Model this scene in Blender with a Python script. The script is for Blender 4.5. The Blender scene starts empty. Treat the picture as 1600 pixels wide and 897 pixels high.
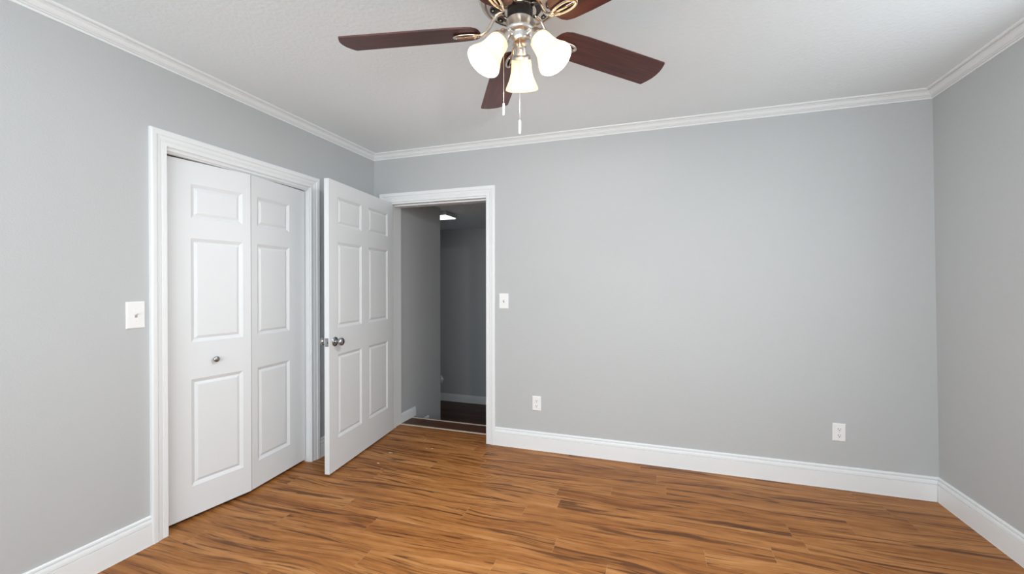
import bpy, bmesh, math, random
from mathutils import Vector, Matrix

random.seed(7)
scene = bpy.context.scene
col = scene.collection
PI = math.pi

# ------------------------------------------------------------------ camera
F_PX = 659.42
YAW, PITCH, ROLL = 0.32516, -0.00467, -0.00063
CAM = Vector((2.3308, -3.1263, 1.2641))
cam_data = bpy.data.cameras.new('camera')
cam_data.sensor_fit = 'HORIZONTAL'
cam_data.sensor_width = 36.0
cam_data.lens = 36.0 * F_PX / 1600.0
cam_data.clip_start = 0.02
cam = bpy.data.objects.new('camera', cam_data)
col.objects.link(cam)
fwd = Vector((-math.sin(YAW) * math.cos(PITCH), math.cos(YAW) * math.cos(PITCH), math.sin(PITCH)))
rgt = Vector((math.cos(YAW), math.sin(YAW), 0))
up = rgt.cross(fwd)
r2 = rgt * math.cos(ROLL) + up * math.sin(ROLL)
u2 = -rgt * math.sin(ROLL) + up * math.cos(ROLL)
m = Matrix((r2, u2, -fwd)).transposed().to_4x4()
m.translation = CAM
cam.matrix_world = m
scene.camera = cam

# ------------------------------------------------------------------ light and exposure
vs = scene.view_settings
scene.display_settings.display_device = 'sRGB'
vs.view_transform = 'Standard'
vs.look = 'None'
vs.gamma = 1.0
vs.use_curve_mapping = False
vs.exposure = 0.29

world = bpy.data.worlds.new('sky')
scene.world = world
world.use_nodes = True
wbg = world.node_tree.nodes['Background']
wbg.inputs[0].default_value = (0.80, 0.88, 1.0, 1)
wbg.inputs[1].default_value = 0.35


def area_light(name, loc, direction, sx, sy, power, color):
    d = bpy.data.lights.new(name, 'AREA')
    d.shape = 'RECTANGLE'
    d.size, d.size_y = sx, sy
    d.energy = power
    d.color = color
    o = bpy.data.objects.new(name, d)
    col.objects.link(o)
    o.location = loc
    o.rotation_euler = Vector(direction).to_track_quat('-Z', 'Z').to_euler()
    return o


# daylight just outside the two windows behind the camera
DAY = (0.885, 0.965, 1.0)
area_light('daylight_front_window', (1.90, -4.28, 1.48), (0, 1, 0), 2.9, 1.35, 76, DAY)
area_light('daylight_side_window', (4.18, -1.46, 1.48), (-1, 0, 0), 1.15, 1.35, 17, DAY)

# ------------------------------------------------------------------ room numbers (metres)
H = 2.400            # bedroom ceiling
XR = 3.908           # right wall at the floor
LEAN = -0.0170       # the right wall leans in by this per metre of height
YF = -4.10           # wall behind the camera
WT = 0.185           # back wall thickness
DX0, DX1, DZ = 0.148, 1.058, 1.962       # bedroom door opening (jamb faces)
CY0, CY1, CZ = -1.662, -0.735, 1.957     # closet opening (jamb faces)
HX, HY, HZ = 0.130, 0.966, 2.100         # hallway: left wall face, its end, ceiling
FARY, LOWZ = 2.60, -0.485                # hallway far wall and lower floor


def xr(z):
    return XR + LEAN * (z - 0.14)


# ------------------------------------------------------------------ materials
def new_mat(name):
    mt = bpy.data.materials.new(name)
    mt.use_nodes = True
    nt = mt.node_tree
    for n in list(nt.nodes):
        nt.nodes.remove(n)
    out = nt.nodes.new('ShaderNodeOutputMaterial')
    return mt, nt, out


def principled(name, color, rough=0.5, metal=0.0, spec=0.5, bump=None, var=0.0, coat=0.0):
    """bump = (scale, strength, distance, detail)"""
    mt, nt, out = new_mat(name)
    b = nt.nodes.new('ShaderNodeBsdfPrincipled')
    b.inputs['Base Color'].default_value = (*color, 1)
    b.inputs['Roughness'].default_value = rough
    b.inputs['Metallic'].default_value = metal
    b.inputs['Specular IOR Level'].default_value = spec
    b.inputs['Coat Weight'].default_value = coat
    nt.links.new(b.outputs[0], out.inputs[0])
    tc = nt.nodes.new('ShaderNodeTexCoord')
    if var:
        n = nt.nodes.new('ShaderNodeTexNoise')
        n.inputs['Scale'].default_value = 3.0
        n.inputs['Detail'].default_value = 3.0
        nt.links.new(tc.outputs['Object'], n.inputs['Vector'])
        mx = nt.nodes.new('ShaderNodeMix')
        mx.data_type = 'RGBA'
        mx.inputs[6].default_value = (*[c * (1 - var) for c in color], 1)
        mx.inputs[7].default_value = (*[min(1, c * (1 + var)) for c in color], 1)
        nt.links.new(n.outputs[0], mx.inputs[0])
        nt.links.new(mx.outputs[2], b.inputs['Base Color'])
    if bump:
        n = nt.nodes.new('ShaderNodeTexNoise')
        n.inputs['Scale'].default_value = bump[0]
        n.inputs['Detail'].default_value = bump[3]
        nt.links.new(tc.outputs['Object'], n.inputs['Vector'])
        bp = nt.nodes.new('ShaderNodeBump')
        bp.inputs['Strength'].default_value = bump[1]
        bp.inputs['Distance'].default_value = bump[2]
        nt.links.new(n.outputs[0], bp.inputs['Height'])
        nt.links.new(bp.outputs[0], b.inputs['Normal'])
    return mt


def glow(name, color, strength, surface=(0.9, 0.88, 0.82)):
    mt, nt, out = new_mat(name)
    b = nt.nodes.new('ShaderNodeBsdfPrincipled')
    b.inputs['Base Color'].default_value = (*surface, 1)
    b.inputs['Roughness'].default_value = 0.5
    b.inputs['Emission Color'].default_value = (*color, 1)
    b.inputs['Emission Strength'].default_value = strength
    nt.links.new(b.outputs[0], out.inputs[0])
    return mt


def frosted_glass():
    mt, nt, out = new_mat('frosted_glass')
    tr = nt.nodes.new('ShaderNodeBsdfTranslucent')
    tr.inputs[0].default_value = (0.95, 0.81, 0.57, 1)
    df = nt.nodes.new('ShaderNodeBsdfPrincipled')
    df.inputs['Base Color'].default_value = (0.92, 0.89, 0.82, 1)
    df.inputs['Roughness'].default_value = 0.25
    mx = nt.nodes.new('ShaderNodeMixShader')
    mx.inputs[0].default_value = 0.62
    nt.links.new(tr.outputs[0], mx.inputs[1])
    nt.links.new(df.outputs[0], mx.inputs[2])
    nt.links.new(mx.outputs[0], out.inputs[0])
    return mt


def window_glass():
    mt, nt, out = new_mat('window_glass')
    tr = nt.nodes.new('ShaderNodeBsdfTransparent')
    gl = nt.nodes.new('ShaderNodeBsdfGlossy')
    gl.inputs['Roughness'].default_value = 0.02
    mx = nt.nodes.new('ShaderNodeMixShader')
    mx.inputs[0].default_value = 0.05
    nt.links.new(tr.outputs[0], mx.inputs[1])
    nt.links.new(gl.outputs[0], mx.inputs[2])
    nt.links.new(mx.outputs[0], out.inputs[0])
    return mt


def plank_wood(name, ramp, streak, plank_w, plank_l, rough, tone=0.22):
    """Laminate planks running along x. ramp = [(pos, rgb)], streak = dark vein colour."""
    mt, nt, out = new_mat(name)
    N, L = nt.nodes.new, nt.links.new

    def math_(op, a, b=None, c=None):
        n = N('ShaderNodeMath')
        n.operation = op
        for i, v in enumerate((a, b, c)):
            if v is None:
                continue
            if isinstance(v, (int, float)):
                n.inputs[i].default_value = v
            else:
                L(v, n.inputs[i])
        return n.outputs[0]

    def noise(vec, scale, detail, rough_, dist=0.0):
        n = N('ShaderNodeTexNoise')
        n.inputs['Scale'].default_value = scale
        n.inputs['Detail'].default_value = detail
        n.inputs['Roughness'].default_value = rough_
        n.inputs['Distortion'].default_value = dist
        L(vec, n.inputs['Vector'])
        return n.outputs[0]

    def comb(x, y, z):
        n = N('ShaderNodeCombineXYZ')
        for i, v in enumerate((x, y, z)):
            if isinstance(v, (int, float)):
                n.inputs[i].default_value = v
            else:
                L(v, n.inputs[i])
        return n.outputs[0]

    def mix(fac, a, b, blend='MIX'):
        n = N('ShaderNodeMix')
        n.data_type = 'RGBA'
        n.blend_type = blend
        for i, v in ((0, fac), (6, a), (7, b)):
            if isinstance(v, (int, float)):
                n.inputs[i].default_value = v
            elif isinstance(v, tuple):
                n.inputs[i].default_value = (*v, 1)
            else:
                L(v, n.inputs[i])
        return n.outputs[2]

    def ramp_(fac, stops):
        n = N('ShaderNodeValToRGB')
        els = n.color_ramp.elements
        while len(els) < len(stops):
            els.new(0.5)
        for e, (p, c) in zip(els, stops):
            e.position = p
            e.color = (*c, 1) if isinstance(c, tuple) else (c, c, c, 1)
        L(fac, n.inputs[0])
        return n.outputs[0]

    tc = N('ShaderNodeTexCoord')
    sep = N('ShaderNodeSeparateXYZ')
    L(tc.outputs['Object'], sep.inputs[0])
    x, y = sep.outputs[0], sep.outputs[1]
    rowf = math_('DIVIDE', math_('ADD', y, 0.043), plank_w)
    row = math_('FLOOR', rowf)
    wr = N('ShaderNodeTexWhiteNoise')
    wr.noise_dimensions = '1D'
    L(row, wr.inputs['W'])
    xo = math_('DIVIDE', math_('ADD', x, math_('MULTIPLY', wr.outputs[0], plank_l)), plank_l)
    seg = math_('FLOOR', xo)
    wp = N('ShaderNodeTexWhiteNoise')
    wp.noise_dimensions = '3D'
    L(comb(row, seg, 3.0), wp.inputs['Vector'])
    sp = N('ShaderNodeSeparateColor')
    L(wp.outputs['Color'], sp.inputs[0])
    ra, rb, rc = sp.outputs[0], sp.outputs[1], sp.outputs[2]
    # grain bends gently along the plank and is slightly skewed, differently on each plank
    bend = math_('MULTIPLY', math_('SUBTRACT', noise(comb(math_('MULTIPLY', x, 1.6), math_('MULTIPLY', y, 2.0), math_('MULTIPLY', rc, 40)), 1.0, 1, 0.4), 0.5), 0.12)
    skew = math_('MULTIPLY', math_('SUBTRACT', ra, 0.5), math_('MULTIPLY', x, 0.10))
    yy = math_('ADD', math_('ADD', y, bend), skew)
    px = math_('ADD', x, math_('MULTIPLY', ra, 37.0))
    pz = math_('MULTIPLY', rb, 53.0)
    broad = noise(comb(math_('MULTIPLY', px, 1.2), math_('MULTIPLY', yy, 19.0), pz), 1.0, 4, 0.55, 0.6)
    fine = noise(comb(math_('MULTIPLY', px, 5.0), math_('MULTIPLY', yy, 150.0), pz), 1.0, 3, 0.6, 0.2)
    mott = noise(comb(math_('MULTIPLY', px, 9.0), math_('MULTIPLY', yy, 40.0), pz), 1.0, 4, 0.65, 0.4)
    v1 = noise(comb(math_('MULTIPLY', px, 1.7), math_('MULTIPLY', yy, 36.0), math_('ADD', pz, 9.0)), 1.0, 3, 0.5, 0.9)
    v2 = noise(comb(math_('MULTIPLY', px, 3.0), math_('MULTIPLY', yy, 105.0), math_('ADD', pz, 21.0)), 1.0, 3, 0.55, 0.5)
    tonev = math_('ADD', math_('ADD', math_('MULTIPLY', broad, 0.62), math_('MULTIPLY', mott, 0.26)), math_('MULTIPLY', fine, 0.18))
    tonev = math_('ADD', tonev, math_('MULTIPLY', math_('SUBTRACT', rb, 0.5), tone))
    base = ramp_(tonev, ramp)
    vein1 = ramp_(v1, [(0.0, 1.0), (0.368, 0.95), (0.402, 0.32), (0.465, 0.0)])
    vein2 = ramp_(v2, [(0.0, 1.0), (0.37, 0.9), (0.43, 0.0), (1.0, 0.0)])
    c = mix(math_('MULTIPLY', vein1, 0.84), base, streak)
    c = mix(math_('MULTIPLY', vein2, 0.62), c, streak)
    # joints
    fy = math_('FRACT', rowf)
    dy = math_('MULTIPLY', math_('MINIMUM', fy, math_('SUBTRACT', 1.0, fy)), plank_w)
    fx = math_('FRACT', xo)
    dx = math_('MULTIPLY', math_('MINIMUM', fx, math_('SUBTRACT', 1.0, fx)), plank_l)
    joint = math_('MAXIMUM', math_('MULTIPLY', math_('LESS_THAN', dy, 0.0006), 0.25), math_('MULTIPLY', math_('LESS_THAN', dx, 0.0010), 0.35))
    lightj = mix(math_('LESS_THAN', dx, 0.0011), streak, (0.50, 0.32, 0.19))
    c = mix(joint, c, lightj)
    b = N('ShaderNodeBsdfPrincipled')
    L(c, b.inputs['Base Color'])
    rr = math_('ADD', rough, math_('MULTIPLY', math_('SUBTRACT', fine, 0.5), 0.12))
    L(rr, b.inputs['Roughness'])
    b.inputs['Specular IOR Level'].default_value = 0.18
    bp = N('ShaderNodeBump')
    bp.inputs['Strength'].default_value = 0.12
    bp.inputs['Distance'].default_value = 0.001
    L(math_('SUBTRACT', fine, math_('MULTIPLY', joint, 1.5)), bp.inputs['Height'])
    L(bp.outputs[0], b.inputs['Normal'])
    L(b.outputs[0], out.inputs[0])
    return mt


def blade_wood():
    mt, nt, out = new_mat('mahogany_blade')
    N, L = nt.nodes.new, nt.links.new
    tc = N('ShaderNodeTexCoord')
    mp = N('ShaderNodeMapping')
    mp.inputs['Scale'].default_value = (5.0, 90.0, 5.0)
    L(tc.outputs['Object'], mp.inputs[0])
    n = N('ShaderNodeTexNoise')
    n.inputs['Scale'].default_value = 1.0
    n.inputs['Detail'].default_value = 4
    L(mp.outputs[0], n.inputs['Vector'])
    r = N('ShaderNodeValToRGB')
    r.color_ramp.elements[0].position = 0.3
    r.color_ramp.elements[0].color = (0.050, 0.012, 0.010, 1)
    r.color_ramp.elements[1].position = 0.75
    r.color_ramp.elements[1].color = (0.115, 0.030, 0.022, 1)
    L(n.outputs[0], r.inputs[0])
    b = N('ShaderNodeBsdfPrincipled')
    b.inputs['Roughness'].default_value = 0.38
    L(r.outputs[0], b.inputs['Base Color'])
    L(b.outputs[0], out.inputs[0])
    return mt


M = {}
M['wall'] = principled('grey_wall_paint', (0.505, 0.518, 0.525), 0.62, spec=0.3, bump=(130, 0.55, 0.0020, 2))
M['ceiling'] = principled('textured_ceiling_paint', (0.865, 0.925, 0.955), 0.8, spec=0.2, bump=(55, 0.6, 0.0035, 3))
M['trim'] = principled('white_trim_paint', (0.828, 0.848, 0.858), 0.35, spec=0.45)
M['door'] = principled('white_door_paint', (0.765, 0.787, 0.802), 0.38, spec=0.45, bump=(220, 0.06, 0.0006, 2))
M['floor'] = plank_wood('orange_brown_laminate',
                        [(0.30, (0.130, 0.044, 0.013)), (0.43, (0.270, 0.098, 0.025)), (0.54, (0.370, 0.150, 0.042)), (0.71, (0.500, 0.235, 0.083))],
                        (0.075, 0.026, 0.010), 0.127, 1.22, 0.42, tone=0.07)
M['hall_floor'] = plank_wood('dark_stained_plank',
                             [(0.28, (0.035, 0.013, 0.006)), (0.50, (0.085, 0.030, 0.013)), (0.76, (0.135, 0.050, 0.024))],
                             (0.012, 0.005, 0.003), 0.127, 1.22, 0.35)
M['strip'] = principled('pale_threshold_metal', (0.62, 0.52, 0.42), 0.4, metal=0.3)
M['nickel'] = principled('brushed_nickel', (0.74, 0.72, 0.69), 0.30, metal=1.0)
M['polished'] = principled('reflection_tinted_nickel', (0.70, 0.61, 0.52), 0.18, metal=1.0)  # polished nickel, the gold of reflected wood and lamplight mixed into its colour
M['knob'] = principled('satin_steel', (0.40, 0.41, 0.42), 0.27, metal=1.0)
M['black'] = principled('black_rubber', (0.012, 0.012, 0.014), 0.45)
M['dark'] = principled('dark_gap', (0.03, 0.03, 0.03), 0.6)
M['plastic'] = principled('white_plastic', (0.86, 0.86, 0.86), 0.35)
M['toggle_gap'] = principled('toggle_gap', (0.38, 0.38, 0.38), 0.6)
M['slot'] = principled('socket_slot', (0.05, 0.05, 0.05), 0.6)
M['blade'] = blade_wood()
M['shade'] = frosted_glass()
M['bulb'] = glow('lit_bulb', (1.0, 0.90, 0.74), 9.0)
M['diffuser'] = glow('lit_diffuser', (1.0, 0.99, 0.96), 2.2)
M['chrome'] = principled('hall_fixture_metal', (0.55, 0.55, 0.56), 0.45, metal=0.4)
M['chip'] = principled('pale_paint_flake', (0.58, 0.47, 0.37), 0.7)
M['rail'] = principled('grey_rail_paint', (0.22, 0.225, 0.23), 0.6)
M['glass'] = window_glass()


# ------------------------------------------------------------------ object helpers
def finish(name, bm, mat, parent=None, smooth=False, loc=None, auto=None):
    bmesh.ops.recalc_face_normals(bm, faces=bm.faces[:])
    me = bpy.data.meshes.new(name)
    bm.to_mesh(me)
    bm.free()
    for mt in (mat if isinstance(mat, (list, tuple)) else [mat]):
        me.materials.append(mt)
    if smooth:
        for pl in me.polygons:
            pl.use_smooth = True
    o = bpy.data.objects.new(name, me)
    col.objects.link(o)
    if smooth and auto:
        sharp_edges(me, auto)
    if parent:
        o.parent = parent
    if loc is not None:
        o.location = loc
    return o


def sharp_edges(me, deg):
    bm = bmesh.new()
    bm.from_mesh(me)
    for e in bm.edges:
        if len(e.link_faces) == 2 and e.calc_face_angle(0) > math.radians(deg):
            e.smooth = False
    bm.to_mesh(me)
    bm.free()


def tag(o, label=None, cat=None, group=None, kind=None):
    if label:
        o['label'] = label
    if cat:
        o['category'] = cat
    if group:
        o['group'] = group
    if kind:
        o['kind'] = kind
    return o


def structure(o, label, cat):
    return tag(o, label, cat, kind='structure')


def empty(name, loc, rotz=0.0, label=None, cat=None, group=None, kind=None):
    o = bpy.data.objects.new(name, None)
    o.empty_display_size = 0.1
    col.objects.link(o)
    o.location = loc
    o.rotation_euler = (0, 0, rotz)
    return tag(o, label, cat, group, kind)


def copy_tree(o, parent=None):
    c = o.copy()
    col.objects.link(c)
    if parent:
        c.parent = parent
    for ch in list(o.children):
        copy_tree(ch, c)
    return c


def box(bm, x0, x1, y0, y1, z0, z1, bevel=0.0):
    vs_ = [bm.verts.new((x, y, z)) for z in (z0, z1) for y in (y0, y1) for x in (x0, x1)]
    fs = [bm.faces.new([vs_[i] for i in f]) for f in ((0, 2, 3, 1), (4, 5, 7, 6), (0, 1, 5, 4), (2, 6, 7, 3), (0, 4, 6, 2), (1, 3, 7, 5))]
    if bevel:
        es = list({e for f in fs for e in f.edges})
        bmesh.ops.bevel(bm, geom=es, offset=bevel, segments=2, affect='EDGES', profile=0.6)
    return vs_


def loft(bm, rings, closed_profile=True, cap=True):
    """rings: list of lists of points, all the same length"""
    R = [[bm.verts.new(p) for p in ring] for ring in rings]
    n = len(R[0])
    for a, b in zip(R[:-1], R[1:]):
        for i in range(n if closed_profile else n - 1):
            j = (i + 1) % n
            bm.faces.new((a[i], a[j], b[j], b[i]))
    if cap:
        bm.faces.new(R[0][::-1])
        bm.faces.new(R[-1])
    return R


def lathe(bm, prof, origin=(0, 0, 0), axis=(0, 0, 1), seg=40, cap=True):
    """prof: list of (radius, height along axis)"""
    ax = Vector(axis).normalized()
    q = Vector((0, 0, 1)).rotation_difference(ax)
    o = Vector(origin)
    rings = []
    for r, h in prof:
        if r < 1e-6:
            rings.append([bm.verts.new(o + q @ Vector((0, 0, h)))])
        else:
            rings.append([bm.verts.new(o + q @ Vector((r * math.cos(2 * PI * k / seg), r * math.sin(2 * PI * k / seg), h))) for k in range(seg)])
    for a, b in zip(rings[:-1], rings[1:]):
        for k in range(seg):
            l = (k + 1) % seg
            if len(a) == 1 and len(b) == 1:
                continue
            if len(a) == 1:
                bm.faces.new((a[0], b[l], b[k]))
            elif len(b) == 1:
                bm.faces.new((a[k], a[l], b[0]))
            else:
                bm.faces.new((a[k], a[l], b[l], b[k]))
    if cap:
        if len(rings[0]) > 1:
            bm.faces.new(rings[0][::-1])
        if len(rings[-1]) > 1:
            bm.faces.new(rings[-1])


def tube(bm, pts, radii, seg=10, flat=1.0, closed=False):
    """a bent rod through pts; flat squashes the section's second axis"""
    P = [Vector(p) for p in pts]
    if isinstance(radii, (int, float)):
        radii = [radii] * len(P)
    rings = []
    prev = None
    n = len(P)
    for i in range(n):
        if closed:
            t = (P[(i + 1) % n] - P[i - 1]).normalized()
        else:
            t = (P[min(i + 1, n - 1)] - P[max(i - 1, 0)]).normalized()
        ref = Vector((0, 0, 1)) if abs(t.z) < 0.95 else Vector((1, 0, 0))
        if prev is None or closed:
            a = ref.cross(t).normalized()
        else:
            a = (prev - t * prev.dot(t)).normalized()
        prev = a
        b = t.cross(a)
        rings.append([P[i] + a * radii[i] * math.cos(2 * PI * k / seg) + b * radii[i] * flat * math.sin(2 * PI * k / seg) for k in range(seg)])
    if closed:
        R = [[bm.verts.new(p) for p in r] for r in rings]
        for i in range(n):
            a, b = R[i], R[(i + 1) % n]
            for k in range(seg):
                l = (k + 1) % seg
                bm.faces.new((a[k], a[l], b[l], b[k]))
    else:
        loft(bm, rings)


def slab(bm, outline, z0, z1):
    """outline: list of (x, y) -> a flat plate"""
    a = [bm.verts.new((x, y, z0)) for x, y in outline]
    b = [bm.verts.new((x, y, z1)) for x, y in outline]
    n = len(outline)
    bm.faces.new(a[::-1])
    bm.faces.new(b)
    for i in range(n):
        j = (i + 1) % n
        bm.faces.new((a[i], a[j], b[j], b[i]))


# ------------------------------------------------------------------ room shell
bm = bmesh.new()
box(bm, 0.0, XR + 0.02, YF, 0.0, -0.08, 0.0)
box(bm, DX0 - 0.02, DX1 + 0.02, 0.0, 0.185, -0.08, 0.0)
box(bm, -0.62, 0.0, CY0 - 0.10, CY1 + 0.10, -0.08, 0.0)
structure(finish('floor', bm, M['floor']), 'orange brown wood laminate plank floor of the bedroom', 'floor')

bm = bmesh.new()
box(bm, -0.12, XR + 0.12, YF - 0.12, WT, H, H + 0.1)
structure(finish('ceiling', bm, M['ceiling']), 'white textured bedroom ceiling above the fan', 'ceiling')

JT = 0.018   # jamb board thickness
bm = bmesh.new()
box(bm, -0.12, 0, YF, CY0 - JT, -0.02, H)
box(bm, -0.12, 0, CY1 + JT, 0.0, -0.02, H)
box(bm, -0.12, 0, CY0 - JT, CY1 + JT, CZ + JT, H)
structure(finish('wall_left', bm, M['wall']), 'light grey wall with the closet on the left', 'wall')

bm = bmesh.new()
box(bm, -0.12, DX0 - JT, 0, WT, LOWZ, H)
box(bm, DX1 + JT, XR + 0.12, 0, WT, LOWZ, H)
box(bm, DX0 - JT, DX1 + JT, 0, WT, DZ + JT, H)
structure(finish('wall_back', bm, M['wall']), 'wide bare light grey wall straight ahead beside the open doorway', 'wall')

# right wall with a window opening behind the camera (wall leans in slightly)
SW0, SW1, SZ0, SZ1 = -2.06, -0.86, 0.80, 2.16


def right_piece(bm, y0, y1, z0, z1):
    vs_ = box(bm, 0, 1, y0, y1, z0, z1)
    for v in vs_:
        v.co.x = xr(v.co.z) + (0.12 if v.co.x > 0.5 else 0.0)


bm = bmesh.new()
right_piece(bm, YF, SW0, -0.02, H)
right_piece(bm, SW1, 0.0, -0.02, H)
right_piece(bm, SW0, SW1, -0.02, SZ0)
right_piece(bm, SW0, SW1, SZ1, H)
structure(finish('wall_right', bm, M['wall']), 'grey wall at the far right of the room', 'wall')

FW0, FW1 = 0.40, 3.40
bm = bmesh.new()
box(bm, -0.12, FW0, YF - 0.12, YF, -0.02, H)
box(bm, FW1, XR + 0.12, YF - 0.12, YF, -0.02, H)
box(bm, FW0, FW1, YF - 0.12, YF, -0.02, SZ0)
box(bm, FW0, FW1, YF - 0.12, YF, SZ1, H)
structure(finish('wall_front', bm, M['wall']), 'grey wall behind the viewer with the wide window', 'wall')


def window(name, axis, a0, a1, pos, label):
    """axis 'x': window in the front wall spanning x; 'y': in the right wall spanning y"""
    def bx(bm, a, b, d0, d1, z0, z1):
        if axis == 'x':
            box(bm, a, b, pos + d0, pos + d1, z0, z1)
        else:
            box(bm, pos + d0, pos + d1, a, b, z0, z1)
    s = -1 if axis == 'x' else 1
    d = sorted((s * 0.04, s * 0.09))
    bm = bmesh.new()
    w = 0.05
    bx(bm, a0, a1, d[0], d[1], SZ0, SZ0 + w)
    bx(bm, a0, a1, d[0], d[1], SZ1 - w, SZ1)
    bx(bm, a0, a0 + w, d[0], d[1], SZ0 + w, SZ1 - w)
    bx(bm, a1 - w, a1, d[0], d[1], SZ0 + w, SZ1 - w)
    n = 2 if a1 - a0 < 1.5 else 3
    for k in range(1, n):
        c = a0 + (a1 - a0) * k / n
        bx(bm, c - 0.02, c + 0.02, d[0], d[1], SZ0 + w, SZ1 - w)
    o = finish(name, bm, M['trim'])
    structure(o, label, 'window')
    bm = bmesh.new()
    g = sorted((s * 0.062, s * 0.066))
    bx(bm, a0 + w, a1 - w, g[0], g[1], SZ0 + w, SZ1 - w)
    finish('window_pane', bm, M['glass'], o)
    bm = bmesh.new()
    e = sorted((s * 0.04, -s * 0.03))
    bx(bm, a0, a1, e[0], e[1], SZ0 - 0.025, SZ0)
    finish('window_sill', bm, M['trim'], o)


window('window_1', 'x', FW0, FW1, YF, 'wide white framed window behind the viewer')
window('window_2', 'y', SW0, SW1, xr(1.5), 'white framed window in the right wall beside the viewer')

# closet interior
bm = bmesh.new()
box(bm, -0.70, -0.62, CY0 - 0.18, CY1 + 0.18, -0.02, H)
box(bm, -0.62, -0.12, CY0 - 0.18, CY0 - 0.10, -0.02, H)
box(bm, -0.62, -0.12, CY1 + 0.10, CY1 + 0.18, -0.02, H)
box(bm, -0.70, -0.12, CY0 - 0.18, CY1 + 0.18, H, H + 0.06)
structure(finish('wall_closet', bm, M['wall']), 'dark inside of the closet glimpsed above the folding doors', 'wall')

# hallway beyond the door
bm = bmesh.new()
box(bm, HX - 0.12, HX, WT, HY, LOWZ, HZ)
structure(finish('wall_hallway_left', bm, M['wall']), 'grey hallway wall seen through the doorway on the left', 'wall')
bm = bmesh.new()
box(bm, -1.70, 1.45, FARY, FARY + 0.1, LOWZ, HZ)
structure(finish('wall_hallway_far', bm, M['wall']), 'dim grey wall at the far end of the hallway', 'wall')
bm = bmesh.new()
box(bm, 1.35, 1.45, WT, FARY, LOWZ, HZ)
structure(finish('wall_hallway_right', bm, M['wall']), 'hallway wall hidden behind the right side of the doorway', 'wall')
bm = bmesh.new()
box(bm, -1.70, -1.60, WT, FARY, LOWZ, HZ)
box(bm, -1.60, HX - 0.12, WT - 0.08, WT, LOWZ, HZ)
structure(finish('wall_hallway_side', bm, M['wall']), 'hallway wall around the corner to the left', 'wall')
bm = bmesh.new()
box(bm, -1.70, 1.45, WT, FARY + 0.1, HZ, HZ + 0.08)
structure(finish('ceiling_hallway', bm, M['ceiling']), 'dim hallway ceiling beyond the doorway', 'ceiling')
bm = bmesh.new()
box(bm, HX, 1.35, 0.185, 0.39, -0.08, 0.0)
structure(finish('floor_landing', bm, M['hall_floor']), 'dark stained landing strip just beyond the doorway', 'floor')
bm = bmesh.new()
box(bm, HX, 1.35, 0.30, 0.65, -0.24, -0.16)
box(bm, HX, 1.35, 0.30, 0.375, -0.16, -0.08)
box(bm, HX, 1.35, 0.60, 0.91, -0.40, -0.32)
box(bm, HX, 1.35, 0.60, 0.635, -0.32, -0.24)
box(bm, HX, 1.35, 0.86, 0.895, LOWZ, -0.40)
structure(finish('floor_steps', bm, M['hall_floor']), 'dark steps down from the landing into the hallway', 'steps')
bm = bmesh.new()
box(bm, -1.60, 1.35, 0.895, FARY, LOWZ - 0.08, LOWZ)
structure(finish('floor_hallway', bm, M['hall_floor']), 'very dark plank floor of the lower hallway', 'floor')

# ------------------------------------------------------------------ baseboards
BASE = [(0, 0), (0.0175, 0), (0.0165, 0.006), (0.0160, 0.0985), (0.0095, 0.0998), (0.0095, 0.1022), (0.0150, 0.1038), (0.0138, 0.1150), (0.0115, 0.1238), (0.0025, 0.1250), (0.0025, 0.1282), (0.0090, 0.1298), (0.0080, 0.1362), (0.0050, 0.1398), (0, 0.1405)]


def run_profile(name, prof, start, end, along, out, label, cat, m0=0, m1=0, shift=None, scale=1.0, mat='trim'):
    """sweeps prof=(out, up) from start to end; m0, m1 = 1 mitres that end into an inside corner"""
    bm = bmesh.new()
    al, ou = Vector(along), Vector(out)
    rings = []
    for P, mm, sg in ((Vector(start), m0, 1), (Vector(end), m1, -1)):
        ring = []
        for o, z in prof:
            o, z = o * scale, z * scale
            p = P + ou * o + Vector((0, 0, z)) + al * (sg * mm * o)
            if shift:
                p.x += LEAN * (p.z - 0.14) * shift
            ring.append(p)
        rings.append(ring)
    loft(bm, rings)
    return structure(finish(name, bm, M[mat]), label, cat)


CW = 0.077   # casing width
run_profile('baseboard_left', BASE, (0, YF, 0), (0, CY0 - 0.005 - CW, 0), (0, 1, 0), (1, 0, 0), 'white baseboard left of the closet casing', 'baseboard')
run_profile('baseboard_corner', BASE, (0, CY1 + 0.005 + CW, 0), (0, 0, 0), (0, 1, 0), (1, 0, 0), 'short white baseboard between closet and open door', 'baseboard', 0, 1)
run_profile('baseboard_back', BASE, (DX1 + 0.004 + CW, 0, 0), (XR, 0, 0), (1, 0, 0), (0, -1, 0), 'long white baseboard along the wide back wall', 'baseboard', 0, 1, shift=0)
run_profile('baseboard_right', BASE, (XR, YF, 0), (XR, 0, 0), (0, 1, 0), (-1, 0, 0), 'white baseboard along the right wall', 'baseboard', 0, 1, shift=1)
HB = 0.615
run_profile('baseboard_landing', BASE, (HX, WT, 0), (HX, 0.454, 0), (0, 1, 0), (1, 0, 0), 'short cut off baseboard on the hallway landing', 'baseboard', scale=HB)
run_profile('baseboard_step', BASE, (HX, 0.39, -0.16), (HX, 0.709, -0.16), (0, 1, 0), (1, 0, 0), 'baseboard piece one step down in the hallway', 'baseboard', scale=HB)
run_profile('baseboard_far', BASE, (-1.6, FARY, LOWZ), (1.35, FARY, LOWZ), (1, 0, 0), (0, -1, 0), 'white baseboard on the far hallway wall', 'baseboard', scale=0.80)

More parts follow.
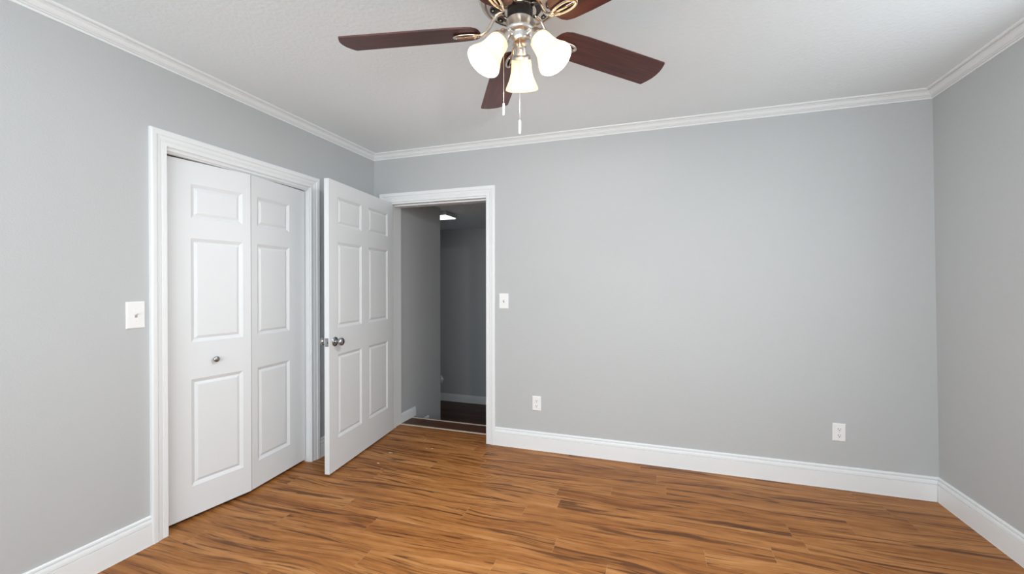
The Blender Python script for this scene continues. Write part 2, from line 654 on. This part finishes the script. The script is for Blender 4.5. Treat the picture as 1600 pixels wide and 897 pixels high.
# ------------------------------------------------------------------ crown moulding
CROWN = [(0, -0.0500), (0.0045, -0.0500), (0.0070, -0.0455), (0.0070, -0.0435), (0.0045, -0.0425), (0.0045, -0.0405), (0.0105, -0.0395), (0.0130, -0.0370), (0.0130, -0.0355), (0.0110, -0.0345), (0.0170, -0.0325), (0.0230, -0.0265), (0.0300, -0.0165), (0.0375, -0.0125), (0.0375, -0.0070), (0.0420, -0.0070), (0.0420, -0.0098), (0.0480, -0.0092), (0.0530, -0.0055), (0.0550, 0.0), (0, 0.0)]
XT = xr(H - 0.03)
run_profile('trim_1', CROWN, (0, YF, H), (0, 0, H), (0, 1, 0), (1, 0, 0), 'white crown moulding above the left wall', 'crown moulding', 0, 1)
run_profile('trim_2', CROWN, (0, 0, H), (XT, 0, H), (1, 0, 0), (0, -1, 0), 'white crown moulding above the wide back wall', 'crown moulding', 1, 1)
run_profile('trim_3', CROWN, (XT, YF, H), (XT, 0, H), (0, 1, 0), (-1, 0, 0), 'white crown moulding above the right wall', 'crown moulding', 0, 1)

# ------------------------------------------------------------------ door casings and jambs
CASE = [(0, 0), (0, 0.0095), (0.003, 0.0120), (0.0190, 0.0120), (0.0205, 0.0100), (0.0235, 0.0125), (0.0265, 0.0105), (0.0300, 0.0130), (0.0440, 0.0150), (0.0455, 0.0130), (0.0480, 0.0165), (0.0520, 0.0190), (0.0700, 0.0200), (0.0755, 0.0185), (0.0770, 0.0150), (0.0770, 0)]


def casing(name, u0, u1, zt, place, label):
    bm = bmesh.new()
    ring = lambda du, dz_, base: None
    rings = []
    rings.append([place(u0 - d, 0.0, h) for d, h in CASE])
    rings.append([place(u0 - d, zt + d, h) for d, h in CASE])
    rings.append([place(u1 + d, zt + d, h) for d, h in CASE])
    rings.append([place(u1 + d, 0.0, h) for d, h in CASE])
    loft(bm, rings)
    return structure(finish(name, bm, M['trim']), label, 'door casing')


casing('trim_4', CY0 - 0.005, CY1 + 0.005, CZ + 0.004, lambda u, z, h: (h, u, z), 'white fluted casing around the closet doors')
casing('trim_5', DX0 - 0.004, DX1 + 0.004, DZ + 0.014, lambda u, z, h: (u, -h, z), 'white casing around the bedroom doorway')
# jambs
bm = bmesh.new()
box(bm, -0.12, 0.0, CY0 - JT, CY0, 0, CZ + JT)
box(bm, -0.12, 0.0, CY1, CY1 + JT, 0, CZ + JT)
box(bm, -0.054, 0.0, CY0, CY1, CZ, CZ + JT)
structure(finish('trim_6', bm, M['trim']), 'white jamb boards lining the closet opening', 'door jamb')
bm = bmesh.new()
box(bm, DX0 - JT, DX0, 0.0, WT + 0.005, 0, DZ + JT)
box(bm, DX1, DX1 + JT, 0.0, WT + 0.005, 0, DZ + JT)
box(bm, DX0, DX1, 0.0, WT + 0.005, DZ, DZ + JT)
# door stops
box(bm, DX0, DX0 + 0.010, 0.055, 0.095, 0, DZ)
box(bm, DX1 - 0.010, DX1, 0.055, 0.095, 0, DZ)
box(bm, DX0 + 0.010, DX1 - 0.010, 0.055, 0.095, DZ - 0.010, DZ)
structure(finish('trim_7', bm, M['trim']), 'white jamb lining the bedroom doorway', 'door jamb')
# closet track with its ribs
bm = bmesh.new()
loft(bm, [[(x, y, z) for x, z in ((-0.050, 1.957), (-0.050, 1.940), (-0.042, 1.938), (-0.034, 1.943), (-0.026, 1.938), (-0.018, 1.938), (-0.014, 1.944), (-0.008, 1.944), (-0.004, 1.948), (-0.004, 1.957))] for y in (CY0, CY1)])
structure(finish('trim_8', bm, M['trim']), 'ribbed white track above the closet doors', 'door track')
# threshold and landing nosing
bm = bmesh.new()
loft(bm, [[(x, y, z) for y, z in ((0.172, 0.0), (0.175, 0.004), (0.186, 0.0055), (0.193, 0.004), (0.196, 0.0))] for x in (DX0, DX1)])
structure(finish('trim_9', bm, M['strip']), 'pale threshold strip across the bedroom doorway', 'threshold')
bm = bmesh.new()
loft(bm, [[(x, y, z) for y, z in ((0.376, 0.0), (0.378, 0.003), (0.390, 0.004), (0.398, 0.001), (0.398, -0.024), (0.390, -0.028), (0.390, 0.0))] for x in (HX, 1.35)])
structure(finish('trim_10', bm, M['strip']), 'thin pale nosing on the landing edge beyond the threshold', 'stair nosing')


# ------------------------------------------------------------------ panelled doors
def panelled_leaf(bm, width, height, thick, cols, rows):
    """face in the local x-z plane; the front face is at y=0 looking to -y, the back at y=thick"""
    us = sorted({0.0, width, *[c for ab in cols for c in ab]})
    zs = sorted({0.0, height, *[c for ab in rows for c in ab]})
    for side in (0, 1):
        y = thick if side else 0.0
        sg = -1 if side else 1
        for i in range(len(us) - 1):
            for j in range(len(zs) - 1):
                u0, u1, z0, z1 = us[i], us[i + 1], zs[j], zs[j + 1]
                if any(abs(a - u0) < 1e-6 and abs(b - u1) < 1e-6 for a, b in cols) and any(abs(a - z0) < 1e-6 and abs(b - z1) < 1e-6 for a, b in rows):
                    prev = None
                    for off, dep in ((0.0, 0.0), (0.002, 0.0015), (0.0105, 0.0055), (0.0165, 0.0092), (0.0190, 0.0096), (0.0300, 0.0042), (0.0340, 0.0030)):
                        r = [bm.verts.new((a, y + sg * dep, b)) for a, b in ((u0 + off, z0 + off), (u1 - off, z0 + off), (u1 - off, z1 - off), (u0 + off, z1 - off))]
                        if prev:
                            for k in range(4):
                                l = (k + 1) % 4
                                bm.faces.new((prev[k], prev[l], r[l], r[k]))
                        prev = r
                    bm.faces.new(prev)
                else:
                    bm.faces.new([bm.verts.new((a, y, b)) for a, b in ((u0, z0), (u1, z0), (u1, z1), (u0, z1))])
    for a, b in zip(us[:-1], us[1:]):
        for z in (0.0, height):
            bm.faces.new([bm.verts.new(p) for p in ((a, 0, z), (b, 0, z), (b, thick, z), (a, thick, z))])
    for a, b in zip(zs[:-1], zs[1:]):
        for u in (0.0, width):
            bm.faces.new([bm.verts.new(p) for p in ((u, 0, a), (u, 0, b), (u, thick, b), (u, thick, a))])
    bmesh.ops.remove_doubles(bm, verts=bm.verts[:], dist=1e-5)


# open bedroom door: local x runs from the latch edge to the hinges, front face looks at the viewer's right
LW, LZ0, LT = 0.895, 0.012, 0.035
latch = Vector((0.3005, -0.877, LZ0))
hinge = Vector((0.1845, 0.0105, LZ0))
ang = math.atan2(hinge.y - latch.y, hinge.x - latch.x)
bm = bmesh.new()
panelled_leaf(bm, LW, 1.957, LT, [(0.095, 0.395), (0.497, 0.800)], [(0.212, 0.782), (0.962, 1.546), (1.658, 1.854)])
door = finish('door_1', bm, M['door'], loc=latch)
door.rotation_euler = (0, 0, ang)
structure(door, 'white six panel bedroom door standing wide open', 'door')
KZ = 0.873


def knob_mesh(sgn, y0):
    bm = bmesh.new()
    prof = [(0.0, 0.0), (0.031, 0.0), (0.032, 0.004), (0.028, 0.009), (0.014, 0.012), (0.0115, 0.018), (0.0125, 0.028), (0.019, 0.034), (0.0255, 0.041), (0.0275, 0.049), (0.0255, 0.057), (0.019, 0.0625), (0.010, 0.0645), (0.0, 0.065)]
    lathe(bm, prof, (0.060, y0, KZ), (0, sgn, 0), 32)
    return bm


k1 = finish('door_knob', knob_mesh(-1, 0.0), M['knob'], door, smooth=True, auto=50)
k1['label'] = 'round satin steel door knob on the visible face'
k2 = finish('door_knob', knob_mesh(1, LT), M['knob'], door, smooth=True, auto=50)
k2['label'] = 'round steel door knob on the face towards the closet'
bm = bmesh.new()
box(bm, -0.0012, 0.002, 0.005, 0.030, KZ - 0.028, KZ + 0.028)
lp = finish('latch_plate', bm, M['knob'], door)
lp['label'] = 'steel latch plate on the door edge'
bm = bmesh.new()
loft(bm, [[(-0.001, y, KZ - 0.009), (-0.011, y, KZ - 0.009), (-0.004, y, KZ + 0.009), (-0.001, y, KZ + 0.009)] for y in (0.012, 0.023)])
finish('latch_bolt', bm, M['knob'], lp)
for z in (0.20, 0.98, 1.76):
    bm = bmesh.new()
    lathe(bm, [(0.0, -0.045), (0.0055, -0.045), (0.0055, 0.045), (0.0, 0.045)], (LW + 0.004, LT + 0.005, z), (0, 0, 1), 14)
    box(bm, LW - 0.030, LW + 0.004, LT - 0.0005, LT + 0.0015, z - 0.042, z + 0.042)
    finish('hinge', bm, M['knob'], door)

# folding closet doors
bif = empty('door_2', (0, (CY0 + CY1) / 2, 0), label='white two leaf folding closet doors pushed nearly shut', cat='closet door', kind='structure')
base_ = Vector(bif.location)
PL, PJ, PR = Vector((-0.052, CY0 + 0.005, 0.018)), Vector((0.017, -1.2075, 0.018)), Vector((-0.036, CY1 - 0.005, 0.018))
BROWS = [(0.160, 0.737), (0.938, 1.500), (1.607, 1.792)]


def leaf(a, b, cols):
    w = (b - a).length
    bm = bmesh.new()
    panelled_leaf(bm, w, 1.914, 0.030, cols(w), BROWS)
    o = finish('folding_leaf', bm, M['door'], bif, loc=a - base_)
    o.rotation_euler = (0, 0, math.atan2(b.y - a.y, b.x - a.x))
    return o, w


dirv = (PR - PJ).normalized()
l1, w1 = leaf(PL, PJ - Vector((0, 0.0032, 0)), lambda w: [(w - 0.047 - 0.272, w - 0.047)])
l2, w2 = leaf(PJ + Vector((-0.004, 0.0032, 0)), PR, lambda w: [(0.045, 0.315)])
bm = bmesh.new()
lathe(bm, [(0.0, 0.0), (0.0075, 0.0), (0.0065, 0.010), (0.0095, 0.015), (0.0150, 0.019), (0.0165, 0.024), (0.0140, 0.029), (0.007, 0.0315), (0.0, 0.032)], (w1 - 0.205, 0, 0.832), (0, -1, 0), 28)
ck = finish('knob', bm, M['knob'], l1, smooth=True, auto=50)
ck['label'] = 'small round nickel closet knob'
for z in (0.25, 0.95, 1.68):
    bm = bmesh.new()
    lathe(bm, [(0.0, -0.03), (0.004, -0.03), (0.004, 0.03), (0.0, 0.03)], (0.0, 0.033, z), (0, 0, 1), 12)
    box(bm, 0.0, 0.028, 0.0297, 0.0315, z - 0.03, z + 0.03)
    finish('hinge', bm, M['knob'], l2)
bm = bmesh.new()
lathe(bm, [(0.0, 1.912), (0.004, 1.912), (0.004, 1.934), (0.0, 1.934)], (w2 - 0.022, 0.015, 0), (0, 0, 1), 12)
finish('pivot_pin', bm, M['knob'], l2)


# ------------------------------------------------------------------ ceiling fan
FX, FY = 1.882, -1.704
FZ = 2.160                 # height of the blades
fan = empty('ceiling_fan', (FX, FY, H), label='brushed nickel ceiling fan with five mahogany blades and three lit shades', cat='ceiling fan')


def fz(z):
    return z - H


bm = bmesh.new()
lathe(bm, [(0.0, 0.0), (0.090, 0.0), (0.118, fz(2.385)), (0.140, fz(2.362)), (0.1490, fz(2.330)), (0.1500, fz(2.292)), (0.1465, fz(2.268)), (0.1380, fz(2.252)), (0.1250, fz(2.244)), (0.1190, fz(2.246)), (0.1160, fz(2.243)), (0.088, fz(2.239)), (0.0760, fz(2.238)), (0.0730, fz(2.242)), (0.0, fz(2.242))], seg=64)
hs = finish('motor_housing', bm, M['polished'], fan, smooth=True, auto=40)
for k in range(10):
    a = math.radians(11) + 2 * PI * k / 10
    bm = bmesh.new()
    for (ro, rr, rz, mat_) in ((0.0990, 0.0135, 0.0022, 0),):
        ring0, ring1 = [], []
        for i in range(16):
            t = 2 * PI * i / 16
            rad = ro + rr * 0.62 * math.cos(t)
            tan = rr * math.sin(t)
            x, y = rad * math.cos(a) - tan * math.sin(a), rad * math.sin(a) + tan * math.cos(a)
            ring0.append((x, y, fz(2.2415)))
            ring1.append((x, y, fz(2.2375)))
        loft(bm, [ring0, ring1])
    v = finish('vent_slot', bm, M['black'], hs)
    bm = bmesh.new()
    c = (0.0975 * math.cos(a), 0.0975 * math.sin(a), fz(2.2378))
    lathe(bm, [(0.0, -0.002), (0.0032, -0.0015), (0.0040, 0.0), (0.0, 0.0)], c, (0, 0, 1), 12)
    bm2 = bm
    finish('motor_screw', bm2, M['polished'], hs, smooth=True)

bm = bmesh.new()
lathe(bm, [(0.0, fz(2.241)), (0.0735, fz(2.241)), (0.0735, fz(2.2385)), (0.060, fz(2.2375)), (0.0600, fz(2.234)), (0.0, fz(2.234))], seg=48)
finish('rotor_gap', bm, M['black'], fan, smooth=True, auto=40)
bm = bmesh.new()
lathe(bm, [(0.0, fz(2.235)), (0.0570, fz(2.235)), (0.0585, fz(2.232)), (0.0575, fz(2.2265)), (0.0, fz(2.2265))], seg=48)
finish('flywheel', bm, M['polished'], fan, smooth=True, auto=40)
bm = bmesh.new()
lathe(bm, [(0.0, fz(2.227)), (0.0430, fz(2.227)), (0.0450, fz(2.224)), (0.0450, fz(2.191)), (0.0, fz(2.191))], seg=48)
finish('rotor_hub', bm, M['black'], fan, smooth=True, auto=40)
bm = bmesh.new()
lathe(bm, [(0.0, fz(2.193)), (0.0470, fz(2.193)), (0.0487, fz(2.191)), (0.0487, fz(2.164)), (0.0500, fz(2.162)), (0.0500, fz(2.154)), (0.0465, fz(2.149)), (0.0400, fz(2.146)), (0.0, fz(2.146))], seg=48)
finish('switch_housing', bm, M['nickel'], fan, smooth=True, auto=40)
bm = bmesh.new()
lathe(bm, [(0.0, fz(2.148)), (0.0348, fz(2.148)), (0.0352, fz(2.129)), (0.0330, fz(2.119)), (0.0260, fz(2.113)), (0.0080, fz(2.110)), (0.0055, fz(2.103)), (0.0, fz(2.102))], seg=40)
finish('light_fitter', bm, M['nickel'], fan, smooth=True, auto=50)

# blade outline in the blade's own frame: x outward, y across
half = [(0.142, 0.0), (0.1445, 0.022), (0.152, 0.040), (0.166, 0.053), (0.190, 0.0600), (0.260, 0.0640), (0.400, 0.0665), (0.560, 0.0685), (0.640, 0.0695), (0.6460, 0.0685), (0.6520, 0.0560), (0.6580, 0.0420), (0.6640, 0.0230), (0.6660, 0.0)]
outline = half + [(x, -y) for x, y in half[-2:0:-1]]
BT = 0.0055
PITCH_B = math.radians(-12)
for k in range(5):
    a = math.radians(191.02 - 72 * k)
    rot = Matrix.Rotation(a, 4, 'Z') @ Matrix.Rotation(PITCH_B, 4, 'X')
    rootm = Matrix.Translation((0, 0, fz(FZ))) @ rot
    bm = bmesh.new()
    slab(bm, outline, 0.0, BT)
    bl = finish('blade', bm, M['blade'], fan)
    bl.matrix_local = rootm
    # bracket: arm from the hub curving down to an open oval paddle screwed under the blade
    inv = rootm.inverted()
    R2 = Matrix.Rotation(a, 4, 'Z')
    bm = bmesh.new()
    armp = []
    for r, z in ((0.055, 2.229), (0.070, 2.2275), (0.086, 2.219), (0.098, 2.202), (0.108, 2.182), (0.121, 2.165), (0.138, 2.1555), (0.152, 2.1545)):
        armp.append(inv @ (R2 @ Vector((r, 0, fz(z)))))
    tube(bm, armp, [0.0085, 0.0078, 0.0070, 0.0064, 0.0062, 0.0064, 0.0072, 0.0080], 12)
    ring = []
    for i in range(28):
        t = 2 * PI * i / 28
        ring.append((0.192 + 0.047 * math.cos(t), 0.0165 * math.sin(t) * (1 + 0.12 * math.cos(t)), -0.0055))
    tube(bm, ring, 0.0056, 8, flat=0.8, closed=True)
    tube(bm, [(0.148, 0, -0.006), (0.192, 0, -0.0075), (0.236, 0, -0.006)], [0.006, 0.0042, 0.005], 8, flat=0.7)
    br = finish('blade_bracket', bm, M['polished'], bl, smooth=True)
    for sx, sy in ((0.165, 0.012), (0.165, -0.012), (0.232, 0.0)):
        bm = bmesh.new()
        lathe(bm, [(0.0, -0.0115), (0.003, -0.0110), (0.0042, -0.0085), (0.0042, -0.003), (0.0, -0.003)], (sx, sy, 0), (0, 0, 1), 10)
        finish('bracket_screw', bm, M['nickel'], bl, smooth=True)

# three lamps of the light kit
AZ0, R0, Z0, SL, TILT = math.radians(104.5), 0.0755, 2.1100, 0.112, math.radians(34.7)
names = {0: 'frosted glass shade of the lamp facing the back wall', 1: 'frosted glass shade of the left lamp', 2: 'frosted glass shade of the right lamp'}
for k in range(3):
    a = AZ0 + k * 2 * PI / 3
    rd = Vector((math.cos(a), math.sin(a), 0))
    ax = rd * math.sin(TILT) + Vector((0, 0, -math.cos(TILT)))
    Nk = rd * R0 + Vector((0, 0, fz(Z0)))
    bm = bmesh.new()
    back = Nk - ax * 0.030
    tube(bm, [rd * 0.030 + Vector((0, 0, fz(2.134))), rd * 0.042 + Vector((0, 0, fz(2.143))), rd * 0.052 + Vector((0, 0, fz(2.144))), back + ax * 0.004], 0.0075, 12)
    arm = finish('lamp_arm', bm, M['nickel'], fan, smooth=True)
    bm = bmesh.new()
    lathe(bm, [(0.0, -0.034), (0.012, -0.034), (0.020, -0.030), (0.0225, -0.018), (0.0240, -0.006), (0.0330, -0.003), (0.0345, 0.000), (0.0345, 0.009), (0.0325, 0.010), (0.0, 0.006)], Nk, ax, 36)
    finish('lamp_holder', bm, M['nickel'], fan, smooth=True, auto=40)
    bm = bmesh.new()
    outer = [(0.0290, 0.002), (0.0330, 0.005), (0.0357, 0.013), (0.0373, 0.024), (0.0385, 0.039), (0.0404, 0.054), (0.0442, 0.069), (0.0498, 0.083), (0.0560, 0.096), (0.0605, 0.105), (0.0625, SL)]
    inner = [(r - 0.003, s) for r, s in outer[::-1]]
    lathe(bm, outer + [(0.0612, SL + 0.0015)] + inner, Nk, ax, 48, cap=False)
    sh = finish('lamp_shade', bm, M['shade'], fan, smooth=True)
    sh['label'] = names[k]
    bm = bmesh.new()
    lathe(bm, [(0.0, 0.006), (0.012, 0.007), (0.013, 0.026), (0.018, 0.038), (0.0225, 0.052), (0.0235, 0.062), (0.0205, 0.074), (0.012, 0.082), (0.0, 0.085)], Nk, ax, 24)
    finish('bulb', bm, M['bulb'], sh, smooth=True)
    pd = bpy.data.lights.new('bulb_light', 'POINT')
    pd.energy = 26.0
    pd.color = (0.99, 0.98, 0.97)
    pd.shadow_soft_size = 0.024
    po = bpy.data.objects.new('bulb_light', pd)
    col.objects.link(po)
    po.parent = sh
    po.location = Nk + ax * 0.090

# pull chains
view = Vector((FX - CAM.x, FY - CAM.y, 0)).normalized()
side = Vector((view.y, -view.x, 0))


def pull_chain(px, py, ztop, zfob, zend, lab):
    bm = bmesh.new()
    n = int((ztop - zfob) / 0.0042)
    for i in range(n):
        z = fz(ztop - i * 0.0042)
        bmesh.ops.create_icosphere(bm, subdivisions=1, radius=0.0016, matrix=Matrix.Translation((px, py, z)))
    tube(bm, [(px, py, fz(ztop)), (px, py, fz(zfob))], 0.0006, 6)
    ch = finish('pull_chain', bm, M['nickel'], fan, smooth=True)
    ch['label'] = lab
    bm = bmesh.new()
    lathe(bm, [(0.0, 0.0), (0.0022, -0.001), (0.0034, -0.005), (0.0036, -0.010), (0.0036, zend - zfob + 0.004), (0.0026, zend - zfob), (0.0, zend - zfob)], (px, py, fz(zfob)), (0, 0, 1), 14)
    finish('pull_fob', bm, M['plastic'], ch, smooth=True, auto=50)


pull_chain(side.x * -0.001 - view.x * 0.034, side.y * -0.001 - view.y * 0.034, 2.118, 1.832, 1.785, 'longer pull chain hanging in front of the middle shade')
pull_chain(-side.x * 0.058, -side.y * 0.058, 2.165, 1.905, 1.863, 'shorter pull chain hanging behind the left shade')

# ------------------------------------------------------------------ hallway light
hl = empty('ceiling_light', (-0.005, 1.235, HZ), label='small square flush light glowing on the hallway ceiling', cat='ceiling light')
bm = bmesh.new()
box(bm, -0.120, 0.120, -0.120, 0.120, -0.018, 0.0)
loft(bm, [[(x * s, y * s, z) for x, y in ((-1, -1), (1, -1), (1, 1), (-1, 1))] for s, z in ((0.128, -0.016), (0.135, -0.022), (0.135, -0.048), (0.130, -0.052))])
fr = finish('fixture_frame', bm, M['chrome'], hl)
bm = bmesh.new()
loft(bm, [[(x * s, y * s, z) for x, y in ((-1, -1), (1, -1), (1, 1), (-1, 1))] for s, z in ((0.126, -0.050), (0.126, -0.056), (0.120, -0.062))])
finish('light_diffuser', bm, M['diffuser'], hl)
for sx in (-1, 1):
    for sy in (-1, 1):
        bm = bmesh.new()
        lathe(bm, [(0.0, 0.0), (0.009, 0.0), (0.009, -0.010), (0.0, -0.012)], (sx * 0.131, sy * 0.131, -0.014), (0, 0, 1), 12)
        finish('corner_stud', bm, M['chrome'], hl, smooth=True, auto=40)
hd = bpy.data.lights.new('hall_light_glow', 'AREA')
hd.shape = 'SQUARE'
hd.size = 0.23
hd.energy = 0.5
hd.color = (1.0, 0.98, 0.95)
ho = bpy.data.objects.new('hall_light_glow', hd)
col.objects.link(ho)
ho.parent = hl
ho.location = (0, 0, -0.070)

# ------------------------------------------------------------------ handrail end at the hallway corner
bm = bmesh.new()
loft(bm, [[(x, y, z) for y, z in ((0.985, 0.232), (1.000, 0.178), (1.030, 0.200), (1.030, 0.265), (1.000, 0.286))] for x in (-0.75, 0.118)] +
     [[(0.150, y, z) for y, z in ((1.000, 0.229), (1.003, 0.226), (1.006, 0.228), (1.006, 0.234), (1.003, 0.237))]])
rail = finish('handrail', bm, M['rail'])
tag(rail, 'grey painted rail end poking past the hallway wall corner', 'handrail')
for x in (-0.6, -0.05):
    bm = bmesh.new()
    box(bm, x - 0.012, x + 0.012, HY - 0.001, 0.992, 0.215, 0.245)
    finish('rail_bracket', bm, M['rail'], rail)


# ------------------------------------------------------------------ switches and outlets
def plate(bm, w, h, t=0.006):
    rings = []
    for s, y in ((0.0, 0.0), (0.0, -t * 0.45), (0.004, -t), ):
        rings.append([(x, y, z) for x, z in ((-w / 2 + s, -h / 2 + s), (w / 2 - s, -h / 2 + s), (w / 2 - s, h / 2 - s), (-w / 2 + s, h / 2 - s))])
    loft(bm, rings)


def make_switch(label, loc, rotz, w, h, up_):
    e = empty('light_switch', loc, rotz, label, 'light switch', 'toggle switches by the doors')
    bm = bmesh.new()
    plate(bm, w, h)
    finish('cover_plate', bm, M['plastic'], e)
    bm = bmesh.new()
    box(bm, -0.0052, 0.0052, -0.0066, -0.0055, -0.0120, 0.0120)
    s = finish('toggle_slot', bm, M['toggle_gap'], e)
    s['label'] = 'grey toggle slot'
    bm = bmesh.new()
    zz = 0.007 if up_ else -0.007
    loft(bm, [[(-0.0048, y, z), (0.0048, y, z), (0.0048, y2, z2), (-0.0048, y2, z2)] for y, z, y2, z2 in ((-0.006, zz - 0.0075, -0.006, zz + 0.0030), (-0.020, zz - 0.0005, -0.020, zz + 0.0055))][::1])
    finish('toggle', bm, M['plastic'], e)
    for z in (-0.030, 0.030):
        bm = bmesh.new()
        lathe(bm, [(0.0, 0.0012), (0.0028, 0.0008), (0.0032, 0.0), (0.0, 0.0)], (0, -0.006, z), (0, -1, 0), 12)
        finish('plate_screw', bm, M['plastic'], e, smooth=True)
    return e


make_switch('white toggle switch on the wall left of the closet', (0.0, -1.802, 1.123), -PI / 2 + PI, 0.077, 0.127, True)
make_switch('white toggle switch right of the bedroom doorway', (1.210, 0.0, 1.138), 0.0, 0.077, 0.120, True)


def make_outlet(label, loc):
    e = empty('power_outlet', loc, 0, label, 'power outlet', 'duplex outlets on the back wall')
    bm = bmesh.new()
    plate(bm, 0.069, 0.110)
    finish('cover_plate', bm, M['plastic'], e)
    for z in (-0.0195, 0.0195):
        bm = bmesh.new()
        pts = []
        for i in range(32):
            t = 2 * PI * i / 32
            pts.append((0.0170 * math.cos(t), max(-0.0135, min(0.0135, 0.0170 * math.sin(t)))))
        loft(bm, [[(x, y, z + zz) for x, zz in pts] for y in (-0.0055, -0.0078)])
        rc = finish('receptacle', bm, M['plastic'], e)
        bm = bmesh.new()
        box(bm, -0.0075, -0.0052, -0.0084, -0.0070, z - 0.001, z + 0.008)
        box(bm, 0.0052, 0.0075, -0.0084, -0.0070, z + 0.000, z + 0.0075)
        lathe(bm, [(0.0, 0.0), (0.0028, 0.0), (0.0028, 0.0012), (0.0, 0.0012)], (0, -0.0072, z - 0.0065), (0, -1, 0), 12)
        sl = finish('socket_slots', bm, M['slot'], rc)
        sl['label'] = 'dark socket slots'
    bm = bmesh.new()
    lathe(bm, [(0.0, 0.0012), (0.0028, 0.0008), (0.0032, 0.0), (0.0, 0.0)], (0, -0.006, 0), (0, -1, 0), 12)
    finish('plate_screw', bm, M['nickel'], e, smooth=True)
    return e


make_outlet('white wall outlet low on the back wall nearer the doorway', (1.477, 0, 0.356))
make_outlet('white wall outlet low on the back wall nearer the right corner', (3.418, 0, 0.349))

# ------------------------------------------------------------------ flakes on the floor
chip_spots = [(0.553, -0.079, 0.020, 0.008, 0.3, 'pale paint flake on the floor closest to the threshold'),
              (0.663, -0.252, 0.012, 0.008, 0.8, 'smaller left flake of the close pair on the floor'),
              (0.704, -0.238, 0.022, 0.011, 0.2, 'larger right flake of the close pair on the floor'),
              (0.447, -0.411, 0.040, 0.014, 0.1, 'long pale flake on the floor midway along the open door'),
              (0.476, -0.598, 0.030, 0.012, -0.2, 'pale flake on the floor closest to the viewer')]
for x, y, lx, ly, rz, lab in chip_spots:
    bm = bmesh.new()
    pts = []
    for i in range(9):
        t = 2 * PI * i / 9
        k = random.uniform(0.7, 1.0)
        pts.append((lx * 0.5 * k * math.cos(t), ly * 0.5 * k * math.sin(t)))
    slab(bm, pts, 0.0, 0.0014)
    o = finish('paint_flake', bm, M['chip'], loc=(x, y, 0.0))
    o.rotation_euler = (0, 0, rz)
    tag(o, lab, 'flake', 'pale flakes on the floor by the doorway')
